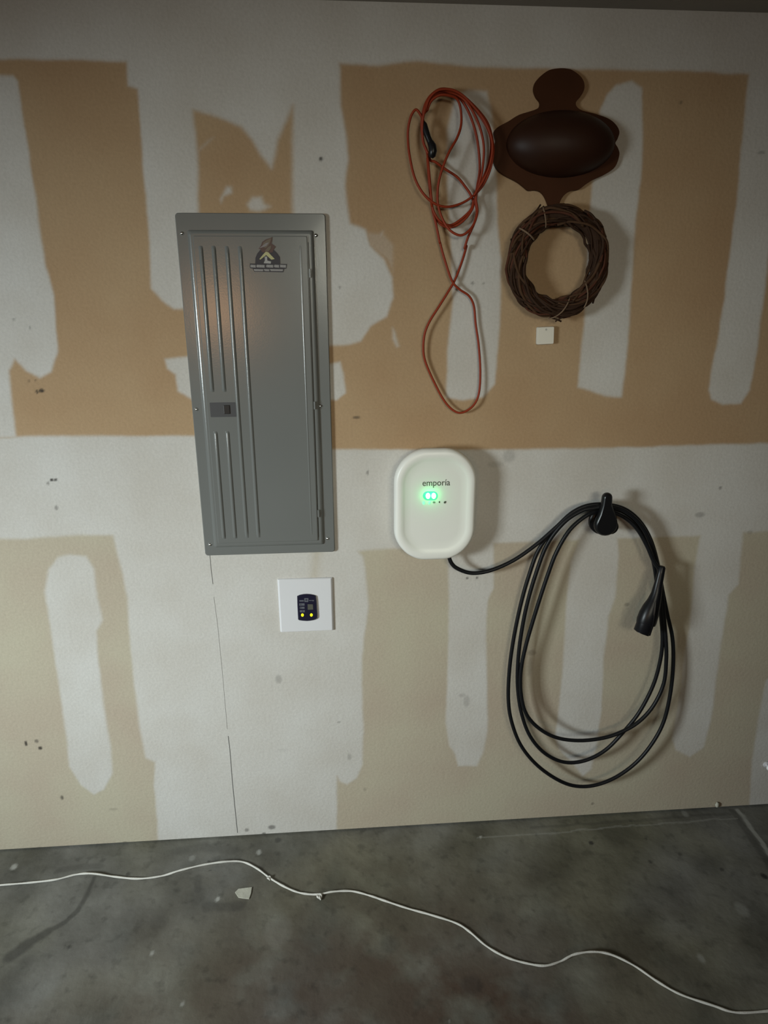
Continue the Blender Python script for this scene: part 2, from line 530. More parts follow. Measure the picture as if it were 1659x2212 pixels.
streak([(1150, 1788), (1330, 1776), (1500, 1762), (1590, 1756)], .006, .006, .3, fd, 2)
fh = fw*1.0
set_attr(me, 'stain', fd); set_attr(me, 'pale', fw)
set_attr(me, 'rust_shade', np.clip(np.exp(-(((U-0.05)/.70)**2+((V+.92)/.55)**2))*1.6, 0, 1)*(0.85+.5*fbm(U, V, 3, 91)))  # brown stain, widened so its colour also paints in the dimmer front floor
m = bpy.data.materials.new('concrete_slab'); m.use_nodes = True
nt = m.node_tree; L = nt.links; B = nt.nodes['Principled BSDF']
base = mixc(nt, noise(nt, 5, 6, .35, .65), (0.095, 0.092, 0.081), (0.19, 0.186, 0.168))
base = mixc(nt, noise(nt, 1.7, 3, .4, .62), base, mixc(nt, 1.0, base, (1.0, 0.98, 0.80), 'MULTIPLY'))
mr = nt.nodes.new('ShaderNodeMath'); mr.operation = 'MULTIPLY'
L.new(attr(nt, 'rust_shade'), mr.inputs[0]); L.new(noise(nt, 7, 5, .30, .52), mr.inputs[1])
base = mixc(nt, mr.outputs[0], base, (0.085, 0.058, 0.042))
base = mixc(nt, noise(nt, 26, 4, .56, .72), base, mixc(nt, 1.0, base, (0.72, 0.72, 0.72), 'MULTIPLY'))
base = mixc(nt, attr(nt, 'stain'), base, (0.035, 0.033, 0.030))
base = mixc(nt, attr(nt, 'pale'), base, (0.42, 0.42, 0.39))
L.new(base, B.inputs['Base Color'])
B.inputs['Roughness'].default_value = 0.75; B.inputs['Specular IOR Level'].default_value = 0.3
bp = nt.nodes.new('ShaderNodeBump'); bp.inputs['Strength'].default_value = 0.35; bp.inputs['Distance'].default_value = 0.003
L.new(noise(nt, 45, 5, .2, .8), bp.inputs['Height']); L.new(bp.outputs['Normal'], B.inputs['Normal'])
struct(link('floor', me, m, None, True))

# ------------------------------------------------------------------ breaker panel
PX0, PW, PZT, PZB = -0.4084, 0.395, 2.0281, 1.0673
PH = PZT-PZB


def pp(u, v, y=0.0): return Vector((PX0+u*PW, y, PZT-v*PH))


m_grey = mat('grey_enamel_steel', (0.158, 0.164, 0.158), 0.21, 0.05, 0.5, bump=.05, bscale=300, var=.04, vscale=6)
panel = thing('breaker_panel', pp(.5, 1.0), 'tall grey steel breaker panel cover with ribbed door, screwed to the wall left of centre', 'electrical panel')


def rr(u0, v0, u1, v1, r, y):
    a, b = pp(u0, v0), pp(u1, v1)
    return rrect((a.x+b.x)/2, (a.z+b.z)/2, abs(b.x-a.x)/2, abs(a.z-b.z)/2, r, y, 5)


bm = bmesh.new()
add_loft(bm, [rr(0.003, 0.001, .997, .999, .008, -0.0005), rr(0, 0, 1, 1, .009, -0.003), rr(0.001, 0.0005, .999, .9995, .009, -0.0095),
              rr(0.006, 0.0025, .994, .9975, .008, -0.0115),
              rr(.074, .044, .917, .972, .006, -0.0118), rr(.078, .0455, .913, .9705, .006, -0.0155), rr(.084, .048, .907, .968, .006, -0.0183),
              rr(.092, .051, .900, .965, .005, -0.0200), rr(.100, .054, .893, .962, .005, -0.0205)], True, True)
obj('cover', bm, m_grey, panel, angle=32)
DY = -0.0245
bm = bmesh.new()
add_loft(bm, [rr(.112, .060, .872, .955, .004, -0.0204), rr(.112, .060, .872, .955, .004, DY+0.0012), rr(.117, .062, .867, .953, .004, DY)])


def rib(bm, u, v0, v1, w=.0062, h=.0042, y=DY):
    a, b = pp(u, v0), pp(u, v1)
    n = 7; rows = []
    for t, k in ((0, 0), (.012, .75), (.025, 1), (.5, 1), (.975, 1), (.988, .75), (1, 0)):
        c = a.lerp(b, t)
        rows.append([Vector((c.x-w+2*w*i/(n-1), y+0.0003-h*k*math.sin(math.pi*i/(n-1)), c.z)) for i in range(n)])
    R = [[bm.verts.new(p) for p in r] for r in rows]
    for A, Bq in zip(R[:-1], R[1:]):
        for i in range(n-1):
            bm.faces.new((A[i], A[i+1], Bq[i+1], Bq[i]))


for u, seg in ((.160, ((.085, .485), (.60, .94))), (.245, ((.085, .485), (.60, .94))), (.333, ((.085, .94),)), (.420, ((.085, .94),))):
    for v0, v1 in seg: rib(bm, u, v0, v1)
rib(bm, .825, .08, .94, .003, .0012)
door = obj('door', bm, m_grey, panel, angle=45)
bm = bmesh.new()
a, b = pp(.135, .515), pp(.318, .558)
add_plate(bm, [Vector((p.x, DY-0.0006, p.z)) for p in rrect((a.x+b.x)/2, (a.z+b.z)/2, (b.x-a.x)/2, (a.z-b.z)/2, .002, 0, 3)], .002)
lat = obj('latch_recess', bm, mat('dark_grey_latch', (0.045, 0.046, 0.05), .5), door)
bm = bmesh.new()
a, b = pp(.232, .523), pp(.275, .549); add_box(bm, (a.x, DY-0.003, b.z), (b.x, DY, a.z), .001)
lb = obj('latch', bm, mat('black_latch', (0.008, 0.008, 0.009), .4), door)
lb['label'] = 'small black square latch'
m_hinge = m_grey
for v in (.157, .528, .865):
    bm = bmesh.new(); c = pp(.884, v, -0.0235)
    add_tube(bm, [c+Vector((0, 0, -.011)), c+Vector((0, 0, .011))], .0033, 10)
    obj('hinge', bm, m_hinge, panel, angle=40)
# hinge side slit
bm = bmesh.new(); a, b = pp(.876, .075, -0.0209), pp(.880, .945, -0.0209)
add_box(bm, (a.x, -0.0209, b.z), (b.x, -0.0203, a.z)); obj('hinge_gap', bm, mat('dark_slit', (0.02, 0.02, 0.02), .8), panel)
m_screw = mat('zinc_screw', (0.85, 0.86, 0.86), .16, 1.0)
for u, v in ((.038, .053), (.932, .057), (.032, .536), (.926, .532), (.045, .962), (.945, .953)):
    c = pp(u, v, -0.0113)
    bm = bmesh.new(); rings = []
    for k in range(6):
        a = k/5*math.pi/2
        rings.append([c+Vector((math.cos(t)*.0052*math.cos(a), -.0042*math.sin(a), math.sin(t)*.0052*math.cos(a))) for t in [2*math.pi*j/14 for j in range(14)]] if k < 5
                     else [c+Vector((math.cos(2*math.pi*j/14)*.0006, -.0042, math.sin(2*math.pi*j/14)*.0006)) for j in range(14)])
    add_loft(bm, rings)
    obj('screw', bm, m_screw, panel, angle=60)['label'] = 'shiny domed screw'

# sticker with flame, house gable and two lettered banners
SY = DY-0.0008
SO = (500, 480); SK = 7.54


def sp(l, dy=0.0): return [at(SO[0]+x/SK, SO[1]+y/SK, SY-dy) for x, y in l]


stick = obj('sticker', (lambda bm: (add_plate(bm, sp([(385, 690), (390, 580), (420, 510), (470, 450), (560, 420), (680, 440), (750, 510), (790, 570), (795, 690)]), .0006, 0),
                                   add_plate(bm, sp([(298, 672), (905, 680), (895, 755), (860, 760), (845, 815), (370, 805), (345, 755), (300, 745)]), .0006, 0), bm)[2])(bmesh.new()),
            mat('sticker_navy', (0.016, 0.015, 0.024), .5), door)
m_fl1 = mat('flame_rust', (0.085, 0.045, 0.036), .6); m_fl2 = mat('flame_tan', (0.13, 0.10, 0.07), .6)
m_fl3 = mat('flame_pale', (0.20, 0.18, 0.18), .6); m_yel = mat('gable_yellow', (0.42, 0.40, 0.20), .6)
m_wht = mat('sticker_white', (0.33, 0.32, 0.31), .6); m_blk = mat('sticker_ink', (0.01, 0.01, 0.012), .6)
bm = bmesh.new()
add_plate(bm, sp([(440, 430), (480, 380), (500, 320), (560, 280), (620, 260), (665, 240), (660, 300), (650, 350), (690, 375), (720, 400), (690, 440), (670, 490), (600, 500), (500, 490), (470, 440)], .0006), .0005, 0)
add_plate(bm, sp([(500, 400), (520, 330), (580, 290), (650, 260), (630, 330), (600, 380), (560, 420)], .0010), .0003, 1)
add_plate(bm, sp([(450, 425), (500, 385), (560, 340), (610, 330), (570, 385), (500, 410)], .0013), .0003, 2)
add_plate(bm, sp([(540, 470), (600, 400), (650, 380), (640, 430), (600, 480)], .0013), .0003, 1)
obj('flame_print', bm, [m_fl1, m_fl2, m_fl3], stick)
bm = bmesh.new()
add_plate(bm, sp([(560, 480), (600, 490), (705, 600), (650, 610), (565, 535), (470, 610), (455, 600), (520, 520)], .0008), .0004, 0)
obj('gable_print', bm, [m_yel], stick)
bm = bmesh.new()
add_plate(bm, sp([(540, 560), (580, 560), (585, 625), (645, 640), (640, 675), (525, 668), (545, 620)], .0008), .0004, 0)
for x0, x1 in ((312, 395), (412, 540), (572, 680), (700, 775), (790, 888)):
    add_plate(bm, sp([(x0, 694), (x1, 698), (x1, 738), (x0, 734)], .0006), .0003, 0)
for x0, x1 in ((362, 520), (528, 620), (628, 842)):
    add_plate(bm, sp([(x0, 765), (x1, 768), (x1-6, 796), (x0+14, 794)], .0006), .0003, 0)
for x0 in range(325, 880, 26):
    add_plate(bm, sp([(x0, 704), (x0+9, 704), (x0+9, 728), (x0, 727)], .0010), .0002, 1)
for x0 in range(385, 830, 20):
    add_plate(bm, sp([(x0, 773), (x0+7, 773), (x0+7, 789), (x0, 788)], .0010), .0002, 1)
obj('banner_print', bm, [m_wht, mat('banner_ink', (0.12, 0.11, 0.12), .6)], stick)

# ------------------------------------------------------------------ surge protector on its white wall plate
m_white = mat('white_plastic', (0.64, 0.64, 0.66), .22, 0, .5)
c0, c1_ = at(600, 1251, -.008), at(722, 1365, -.008)
cx, cz = (at(661, 1308, -.008)).x, at(661, 1308, -.008).z
hw = (at(721, 1308, -.008).x-at(603, 1308, -.008).x)/2; hh = (at(661, 1251, -.008).z-at(661, 1365, -.008).z)/2
plate = thing('surge_protector_plate', (cx, 0, cz-hh), 'square white wall plate with a small black lit module, below the breaker panel', 'wall plate')
bm = bmesh.new()
add_loft(bm, [rrect(cx, cz, hw, hh, .002, -.0004, 3), rrect(cx, cz, hw, hh, .002, -.0028, 3), rrect(cx, cz, hw-.0016, hh-.0006, .002, -.0062, 3),
              rrect(cx, cz, hw-.0045, hh-.0018, .002, -.0088, 3), rrect(cx, cz, hw-.0062, hh-.003, .002, -.0094, 3)])
obj('plate', bm, m_white, plate, angle=35)
GO, GK = (580, 1230), 10.37


def gp(l, y): return [at(GO[0]+a/GK, GO[1]+b/GK, y) for a, b in l]


bm = bmesh.new()
out = [(640, 610), (700, 582), (780, 566), (860, 560), (940, 566), (1010, 578), (1060, 600), (1075, 700), (1085, 850), (1095, 1000), (1098, 1085), (1075, 1115),
       (1020, 1140), (940, 1155), (860, 1162), (760, 1155), (690, 1145), (662, 1128), (655, 1000), (645, 800)]
fr = gp(out, -.0150); bk = [Vector((p.x, -.0090, p.z)) for p in fr]
ctr = sum(fr, Vector())/len(fr)
add_loft(bm, [bk, [Vector((p.x, -.0135, p.z)) for p in fr], [ctr+(p-ctr)*.95+Vector((0, -.001, 0)) for p in fr]])
modl = obj('module', bm, mat('black_glossy_plastic', (0.012, 0.011, 0.028), .3), plate, angle=40)
modl['label'] = 'black module with two yellow lights'
MY = -.0164
bm = bmesh.new()
for l in (((690, 690), (790, 690), (790, 720), (690, 720)), ((800, 645), (895, 645), (890, 730), (805, 730)), ((905, 690), (970, 690), (970, 705), (905, 705)), ((975, 685), (1020, 690), (1015, 712), (980, 710)),
          ((688, 760), (808, 760), (808, 812), (688, 812)), ((700, 838), (808, 838), (808, 882), (700, 882)), ((700, 915), (812, 912), (812, 960), (702, 960))):
    add_plate(bm, gp(l, MY), .0004, 0)
for l in (((700, 775), (740, 775), (740, 790), (700, 790)), ((705, 850), (735, 850), (735, 870), (705, 870)), ((750, 925), (775, 925), (775, 950), (750, 950)), ((825, 665), (870, 665), (870, 705), (825, 705))):
    add_plate(bm, gp(l, MY-.0003), .0002, 1)
obj('label_print', bm, [mat('grey_print', (0.10, 0.105, 0.125), .5), mat('dark_print', (0.03, 0.03, 0.045), .5)], modl)
bm = bmesh.new(); add_plate(bm, gp([(875, 780), (995, 785), (1000, 900), (880, 905)], MY), .0004)
obj('window_print', bm, mat('olive_window', (0.085, 0.085, 0.07), .4), modl)
m_yled = mat('yellow_led', (.8, .8, 0), .4, emit=(0.95, 1.0, 0.02), estr=1.15)
for x, y in ((760, 1024), (960, 1022)):
    bm = bmesh.new()
    add_plate(bm, gp([(x+30*math.cos(t), y+34*math.sin(t)) for t in [2*math.pi*k/14 for k in range(14)]], MY-.0006), .001)
    obj('led', bm, m_yled, modl)['label'] = 'glowing yellow indicator light'

# ------------------------------------------------------------------ car charger
FY = -.078
ctop, cbot = at(942, 970, FY), at(942, 1211, FY)
cL, cR = at(851, 1090, FY), at(1030, 1090, FY)
QX, QZ = (cL.x+cR.x)/2, (ctop.z+cbot.z)/2
QW, QH = (cR.x-cL.x)/2, (ctop.z-cbot.z)/2
m_chg = mat('white_charger_shell', (0.74, 0.745, 0.70), .38, 0, .45, bump=.03, bscale=500)
chg = thing('car_charger', (QX, 0, QZ-QH), 'white rounded car charger with green lights on the wall, right of the breaker panel', 'car charger')
bm = bmesh.new()
R = .094


def rg(dx, dz, y, r):
    out = []
    for p in rrect(QX, QZ, QW-dx, QH-dz, max(r, .01), y, 12, 2.0):
        a, b = (p.x-QX)/QW, (p.z-QZ)/QH
        out.append(Vector((QX+(p.x-QX)*(1-.055*b*b), y, QZ+(p.z-QZ)*(1-.02*a*a))))
    return out


add_loft(bm, [rg(.018, .020, -.001, R-.014), rg(.012, .014, -.02, R-.010), rg(.002, .003, -.048, R-.002), rg(0, 0, -.060, R), rg(.0012, .0012, -.070, R-.001),
              rg(.005, .005, -.0775, R-.004), rg(.0105, .011, -.0805, R-.009), rg(.021, .026, -.0805, R-.020), rg(.0285, .033, -.0775, R-.026),
              rg(.034, .040, -.0755, R-.032), rg(.05, .06, -.0752, R-.05)], True, True)
body = obj('shell', bm, m_chg, chg, angle=50)
TY = -.0754


def tp(x, y, dy=0.0): return at(890+x/16.59, 1020+y/16.59, TY-dy)


m_ink = mat('dark_green_grey_ink', (0.06, 0.07, 0.05), .6)
cu = bpy.data.curves.new('logo', 'FONT'); cu.body = 'empor\u00eda'; cu.size = 1; cu.extrude = 0.004; cu.offset = 0.004; cu.resolution_u = 4
tmp = bpy.data.objects.new('tmp', cu); COL.objects.link(tmp)
bpy.context.view_layer.update()
tm = bpy.data.meshes.new_from_object(tmp.evaluated_get(bpy.context.evaluated_depsgraph_get()))
bpy.data.objects.remove(tmp)
co = np.array([v.co[:] for v in tm.vertices])
lo, hi = co.min(0), co.max(0)
a, b = tp(375, 500), tp(1360, 500)
sc = (b.x-a.x)/(hi[0]-lo[0]); szz = (tp(800, 270).z-tp(800, 560).z)/(hi[1]-lo[1])
for v in tm.vertices:
    x, y, z = v.co
    v.co = (a.x+(x-lo[0])*sc, TY-0.0003-z*sc*.2, tp(800, 560).z+(y-lo[1])*szz)
tm.name = 'logo_lettering'
link('logo_lettering', tm, m_ink, chg)
# indicator row: two lit lamps behind a diffusing lens, five small symbols
m_gl = mat('green_lens', (0.1, .6, .25), .4, emit=(0.0, 1.0, 0.22), estr=.85)
m_core = mat('green_led_core', (.9, 1, .95), .4, emit=(0.75, 1.0, 0.85), estr=3.0)
ell = lambda cx, cy, rx, ry, dy, n=20: [tp(cx+rx*math.cos(2*math.pi*k/n), cy+ry*math.sin(2*math.pi*k/n), dy) for k in range(n)]
bm = bmesh.new()
cap = [tp(560+170*math.cos(t), 850+160*math.sin(t), .0006) for t in [math.pi/2+math.pi*k/12 for k in range(13)]] + \
      [tp(770+150*math.cos(t), 850+160*math.sin(t), .0006) for t in [-math.pi/2+math.pi*k/12 for k in range(13)]]
add_plate(bm, cap, .0006)
lens = obj('lamp_lens', bm, m_gl, chg)
for x in (573, 778):
    bm = bmesh.new(); add_plate(bm, ell(x, 850, 78, 105, .0012), .0006)
    obj('led', bm, m_core, lens)['label'] = 'lit green indicator lamp'
m_gs = mat('green_symbol', (.3, .8, .5), .4, emit=(0.20, 1.0, 0.42), estr=.75)
for pts in (ell(418, 1105, 50, 66, .0006, 12), [tp(585, 1050, .0006), tp(680, 1030, .0006), tp(655, 1130, .0006), tp(620, 1168, .0006), tp(590, 1150, .0006)]):
    bm = bmesh.new(); add_plate(bm, pts, .0005); obj('indicator_symbol', bm, m_gs, chg)['label'] = 'small symbol glowing green'
for pts, mm in ((ell(790, 1080, 50, 34, .0006, 12), mat('faint_ink', (0.16, 0.24, 0.17), .6)), (ell(980, 1072, 24, 36, .0006, 12), m_ink),
                ([tp(1140, 1070, .0006), tp(1175, 1040, .0006), tp(1228, 1038, .0006), tp(1225, 1090, .0006), tp(1185, 1125, .0006), tp(1140, 1110, .0006)], m_ink)):
    bm = bmesh.new(); add_plate(bm, pts, .0005); obj('indicator_symbol', bm, mm, chg)
for x in (573, 778):
    l = bpy.data.lights.new('green_led_glow', 'POINT'); l.energy = 0.03; l.color = (0.05, 1.0, 0.25); l.shadow_soft_size = .006
    o = bpy.data.objects.new('green_led_glow', l); COL.objects.link(o); o.location = tp(x, 850, .010)

# ------------------------------------------------------------------ hook
m_blkp = mat('black_satin_plastic', (0.007, 0.007, 0.008), .30, 0, .35)
HY = -.088
hb = at(1301, 1124, -.004)
hook = thing('cable_hook', (hb.x, 0, hb.z), 'black round wall hook with an upright tongue holding the thick black cable', 'hook')
s1 = .00125
circ = lambda c, r, y, n=28: [Vector((c.x+r*math.cos(2*math.pi*k/n), y, c.z+r*math.sin(2*math.pi*k/n))) for k in range(n)]
bm = bmesh.new()
add_loft(bm, [circ(hb, .044, -.0005), circ(hb, .044, -.012), circ(hb, .038, -.017), circ(hb, .024, -.021), circ(hb, .022, -.076)])
obj('drum', bm, m_blkp, hook, angle=40)
hf = at(1310, 1134, HY)
tip = at(1313, 1076, HY)
tongue = []
rc = .036
for k in range(15):
    t = math.radians(155+230*k/14); tongue.append((hf.x+rc*math.cos(t), hf.z+rc*math.sin(t)))
tw = .0155
tongue += [(hf.x+.026, hf.z+.034), (tip.x+tw+.001, tip.z-.022), (tip.x+tw, tip.z)]
for k in range(1, 10):
    t = math.pi*k/10; tongue.append((tip.x+tw*math.cos(t), tip.z+tw*1.0*math.sin(t)))
tongue += [(tip.x-tw, tip.z), (tip.x-tw-.001, tip.z-.022), (hf.x-.026, hf.z+.034)]
cc = Vector((sum(p[0] for p in tongue)/len(tongue), 0, sum(p[1] for p in tongue)/len(tongue)))


def tring(s, y):
    out = []
    for i, (x, z) in enumerate(tongue):
        a, b = tongue[i-1], tongue[(i+1) % len(tongue)]
        n = Vector((b[1]-a[1], 0, -(b[0]-a[0]))).normalized()
        out.append(Vector((x, y, z))-n*s)
    return out


bm = bmesh.new()
add_loft(bm, [tring(.003, HY+.014), tring(.0005, HY+.011), tring(0, HY+.004), tring(.0022, HY-.002), tring(.006, HY-.005)])
obj('tongue', bm, m_blkp, hook, angle=50)

# ------------------------------------------------------------------ charging cable
CO, CK = (1060, 1040), 3.159
m_cab = mat('black_rubber_cable', (0.007, 0.0075, 0.009), .42, 0, .22)
cable = thing('charging_cable', at(1256, 1692, -.06), 'thick black charging cable hanging in three big loops from the black wall hook', 'cable')


def cz_(l): return [(CO[0]+x/CK, CO[1]+y/CK, d) for x, y, d in l]


P = []
P += [(968, 1196, -.045), (975, 1216, -.046), (990, 1229, -.046), (1020, 1238, -.045), (1060, 1232, -.045), (1110, 1210, -.045), (1160, 1175, -.047), (1200, 1140, -.05), (1235, 1108, -.055),
      (1270, 1092, -.058), (1310, 1090, -.058), (1350, 1100, -.055), (1382, 1126, -.05), (1405, 1165, -.045), (1420, 1215, -.04), (1430, 1270, -.036), (1441, 1325, -.036)]
P += cz_([(1240, 1070, -.04), (1245, 1250, -.045), (1225, 1450, -.05), (1180, 1640, -.055), (1100, 1790, -.06), (990, 1920, -.06), (850, 2020, -.06), (700, 2075, -.06), (560, 2075, -.06), (430, 2020, -.06),
          (300, 1920, -.058), (200, 1790, -.055), (140, 1630, -.05), (120, 1480, -.045), (128, 1280, -.042), (155, 1080, -.04), (200, 860, -.04), (255, 660, -.04), (330, 460, -.04), (450, 310, -.045),
          (580, 205, -.045)])
P += [(1275, 1100, -.044), (1310, 1096, -.043), (1350, 1108, -.042), (1380, 1136, -.04), (1400, 1175, -.038), (1413, 1220, -.04), (1420, 1270, -.04)]
P += cz_([(1160, 900, -.045), (1172, 1080, -.05), (1155, 1230, -.052), (1105, 1400, -.055), (1010, 1580, -.058), (900, 1715, -.062), (780, 1835, -.062), (640, 1905, -.062), (500, 1915, -.062), (370, 1855, -.06),
          (270, 1740, -.058), (212, 1590, -.055), (185, 1420, -.05), (185, 1250, -.05), (205, 1060, -.05), (245, 850, -.05), (305, 640, -.05), (385, 430, -.052), (500, 280, -.06), (620, 200, -.066)])
P += [(1280, 1098, -.068), (1312, 1094, -.068), (1350, 1104, -.066), (1385, 1135, -.062), (1408, 1180, -.056), (1422, 1230, -.052), (1430, 1280, -.05), (1434, 1330, -.05)]
P += cz_([(1195, 1080, -.055), (1198, 1220, -.06), (1180, 1380, -.065), (1110, 1530, -.072), (1010, 1640, -.076), (890, 1710, -.078), (760, 1752, -.078), (600, 1768, -.078), (450, 1748, -.076), (330, 1685, -.072),
          (245, 1590, -.068), (208, 1460, -.064), (205, 1300, -.062), (240, 1120, -.06), (310, 880, -.06), (385, 650, -.06), (450, 480, -.062), (540, 330, -.062), (650, 235, -.058)])
P += [(1290, 1106, -.052), (1320, 1106, -.052), (1352, 1120, -.055), (1378, 1145, -.06), (1398, 1180, -.066), (1412, 1212, -.072), (1428, 1234, -.078)]
path = smooth_path([at(*p) for p in P], 6)
bm = bmesh.new(); add_tube(bm, path, .0063, 10)
obj('cord', bm, m_cab, cable, smooth=True)
# connector handle: grip, head, mouth
m_con = mat('black_connector_plastic', (0.006, 0.006, 0.008), .35, 0, .3)


def loft_px(pts, seg=18, flat=1.0):
    """pts: px, py, y, radius in metres -> rings around the axis"""
    C_ = [at(a, b, c) for a, b, c, r in pts]
    rings = []
    for i, c in enumerate(C_):
        t = (C_[min(i+1, len(C_)-1)]-C_[max(i-1, 0)]).normalized()
        s = t.cross(Vector((0, 1, 0))).normalized(); q = s.cross(t)
        r = pts[i][3]
        rings.append([c+s*math.cos(2*math.pi*k/seg)*r+q*math.sin(2*math.pi*k/seg)*r*flat for k in range(seg)])
    return rings


rg_ = loft_px([(1431, 1223, -.080, .0078), (1430, 1226, -.080, .0108), (1427, 1240, -.083, .0118), (1422, 1262, -.088, .0135), (1418, 1282, -.093, .0165), (1413, 1298, -.097, .0210),
               (1407, 1312, -.100, .0265), (1402, 1326, -.103, .0305), (1397, 1340, -.105, .0315), (1395, 1347, -.106, .0300)], 24, .85)
bm = bmesh.new(); add_loft(bm, rg_)
obj('connector_grip', bm, m_con, cable, angle=50)
rg_ = loft_px([(1398, 1336, -.105, .0270), (1386, 1365, -.111, .0255), (1385, 1367, -.1115, .0240), (1385, 1367, -.1115, .019), (1389, 1358, -.110, .018)], 24, .9)
bm = bmesh.new(); add_loft(bm, rg_)
obj('connector_mouth', bm, m_con, cable, angle=40)
bm = bmesh.new()
add_loft(bm, loft_px([(1416, 1300, -.112, .004), (1413, 1322, -.122, .006), (1409, 1348, -.126, .006), (1402, 1372, -.122, .0045)], 8))
obj('latch', bm, m_con, cable, angle=40)

# ------------------------------------------------------------------ orange extension cord
m_or = mat('orange_vinyl_cord', (0.24, 0.028, 0.007), .5, 0, .25)
cord = thing('extension_cord', at(990, 890, -.02), 'thin orange extension cord hanging in tangled loops left of the brown wooden plaque', 'extension cord')
A = lambda l, d0=-.018, d1=-.03: [at(850+x/5.528, 160+y/5.528, d0+(d1-d0)*(.5+.5*math.sin(i*.9))) for i, (x, y) in enumerate(l)]
Bc = lambda l, d0=-.012, d1=-.02: [at(850+x/5.268, 500+y/5.268, d0+(d1-d0)*(.5+.5*math.sin(i*.7))) for i, (x, y) in enumerate(l)]
bm = bmesh.new()
s_all = [
    A([(380, 620), (330, 500), (270, 425), (215, 490), (180, 620), (172, 760), (190, 960), (250, 1230), (350, 1420), (480, 1540), (620, 1585), (770, 1560), (920, 1480), (1060, 1340), (1150, 1150), (1190, 950),
       (1180, 780), (1120, 580), (980, 400), (840, 270), (700, 195), (560, 180), (450, 250), (380, 360), (345, 500), (335, 640), (360, 820), (400, 930), (418, 1100), (440, 1350), (455, 1500)], -.024, -.036)
    + A([(470, 1640), (505, 1780), (550, 2000)], -.018, -.018)
    + Bc([(530, 130), (570, 280), (640, 500), (690, 600), (760, 665), (860, 735), (915, 850), (935, 1050), (970, 1300), (988, 1600), (970, 1850), (900, 1990), (780, 2062), (680, 2035), (580, 1930), (480, 1750),
          (380, 1530), (342, 1380), (350, 1190), (405, 1035), (520, 850), (620, 690), (700, 550), (780, 340), (830, 170)])
    + A([(850, 2080), (890, 1950), (965, 1780), (995, 1640), (975, 1500), (1000, 1340), (1030, 1130), (1010, 850), (960, 620), (870, 400), (760, 260), (640, 215), (520, 240), (430, 330), (390, 450)]),
    A([(400, 440), (450, 320), (560, 250), (680, 260), (760, 300), (802, 420), (808, 600), (760, 760), (670, 920), (590, 1110), (540, 1290), (525, 1450), (540, 1600), (600, 1760), (680, 1870), (790, 1925), (880, 1890),
       (960, 1790), (1002, 1640), (985, 1480), (1020, 1320), (1060, 1150), (1080, 900), (1045, 680), (960, 470), (850, 310), (720, 230), (600, 200), (480, 250), (400, 340), (365, 460), (345, 600), (350, 780),
       (380, 880), (415, 950)], -.034, -.046),
    A([(425, 960), (440, 1030), (500, 1050), (610, 1130), (760, 1230), (860, 1350), (925, 1450), (955, 1560), (900, 1680), (790, 1785), (670, 1830), (560, 1790), (490, 1690), (455, 1560), (430, 1350), (415, 1150), (405, 1000)], -.012, -.022),
    A([(385, 430), (440, 290), (540, 215), (660, 195), (790, 240), (920, 360), (1060, 540), (1150, 720), (1165, 900), (1130, 1090), (1050, 1290), (1000, 1400), (960, 1520), (900, 1650), (700, 1800), (560, 1760), (480, 1640), (445, 1500)], -.016, -.026),
    A([(372, 470), (425, 300), (530, 195), (680, 185), (820, 250), (950, 380), (1090, 560), (1170, 760), (1180, 930), (1140, 1120), (1070, 1270), (1010, 1370), (960, 1450)], -.040, -.048),
]
for st in s_all:
    add_tube(bm, smooth_path(st, 7), .0033, 8)
obj('cord', bm, m_or, cord, smooth=True)
bm = bmesh.new()
KO = lambda x, y, d, r: (850+x/5.528, 160+y/5.528, d, r)
add_loft(bm, loft_px([KO(345, 560, -.036, .004), KO(370, 600, -.038, .0065), KO(385, 680, -.04, .0085), KO(415, 760, -.042, .0075), KO(440, 820, -.044, .0080)], 14))
obj('plug', bm, m_blkp, cord, angle=45)['label'] = 'black moulded plug of the cord'
bm = bmesh.new()
add_loft(bm, loft_px([KO(440, 815, -.044, .0085), KO(462, 860, -.046, .0105), KO(470, 920, -.047, .0110), KO(460, 975, -.047, .0095), KO(450, 1000, -.046, .005)], 14))
obj('socket_end', bm, m_blkp, cord, angle=45)['label'] = 'black moulded socket end of the cord'

# ------------------------------------------------------------------ carved wooden plaque
WO, WK = (1040, 130), 5.184
YB = -.012
m_wood = mat('dark_red_brown_wood', (0.046, 0.015, 0.005), .6, 0, .12, bump=.08, bscale=90, var=.35, vscale=9)
outl = [(870, 90), (760, 110), (660, 180), (605, 250), (590, 330), (618, 410), (658, 465), (650, 520), (590, 558), (420, 612), (300, 685), (185, 748), (143, 800), (150, 860), (160, 905), (142, 980), (138, 1120), (172, 1210),
        (250, 1280), (400, 1360), (480, 1420), (530, 1458), (600, 1455), (660, 1470), (705, 1515), (740, 1590), (755, 1660), (755, 1800), (862, 1800), (870, 1640), (890, 1565), (940, 1500), (1010, 1460), (1090, 1448),
        (1170, 1390), (1250, 1340), (1400, 1270), (1500, 1190), (1545, 1060), (1530, 985), (1500, 930), (1525, 880), (1545, 800), (1505, 720), (1420, 652), (1280, 602), (1130, 562), (1068, 520), (1060, 468), (1108, 410),
        (1150, 330), (1150, 250), (1108, 178), (1020, 112), (950, 92)]
sm = smooth_path([at(WO[0]+x/WK, WO[1]+y/WK, YB) for x, y in outl], 4, True)
plq = thing('wooden_plaque', at(1200, 480, 0), 'dark brown wooden plaque with round top and bulging oval belly, above the twig wreath', 'wall plaque')


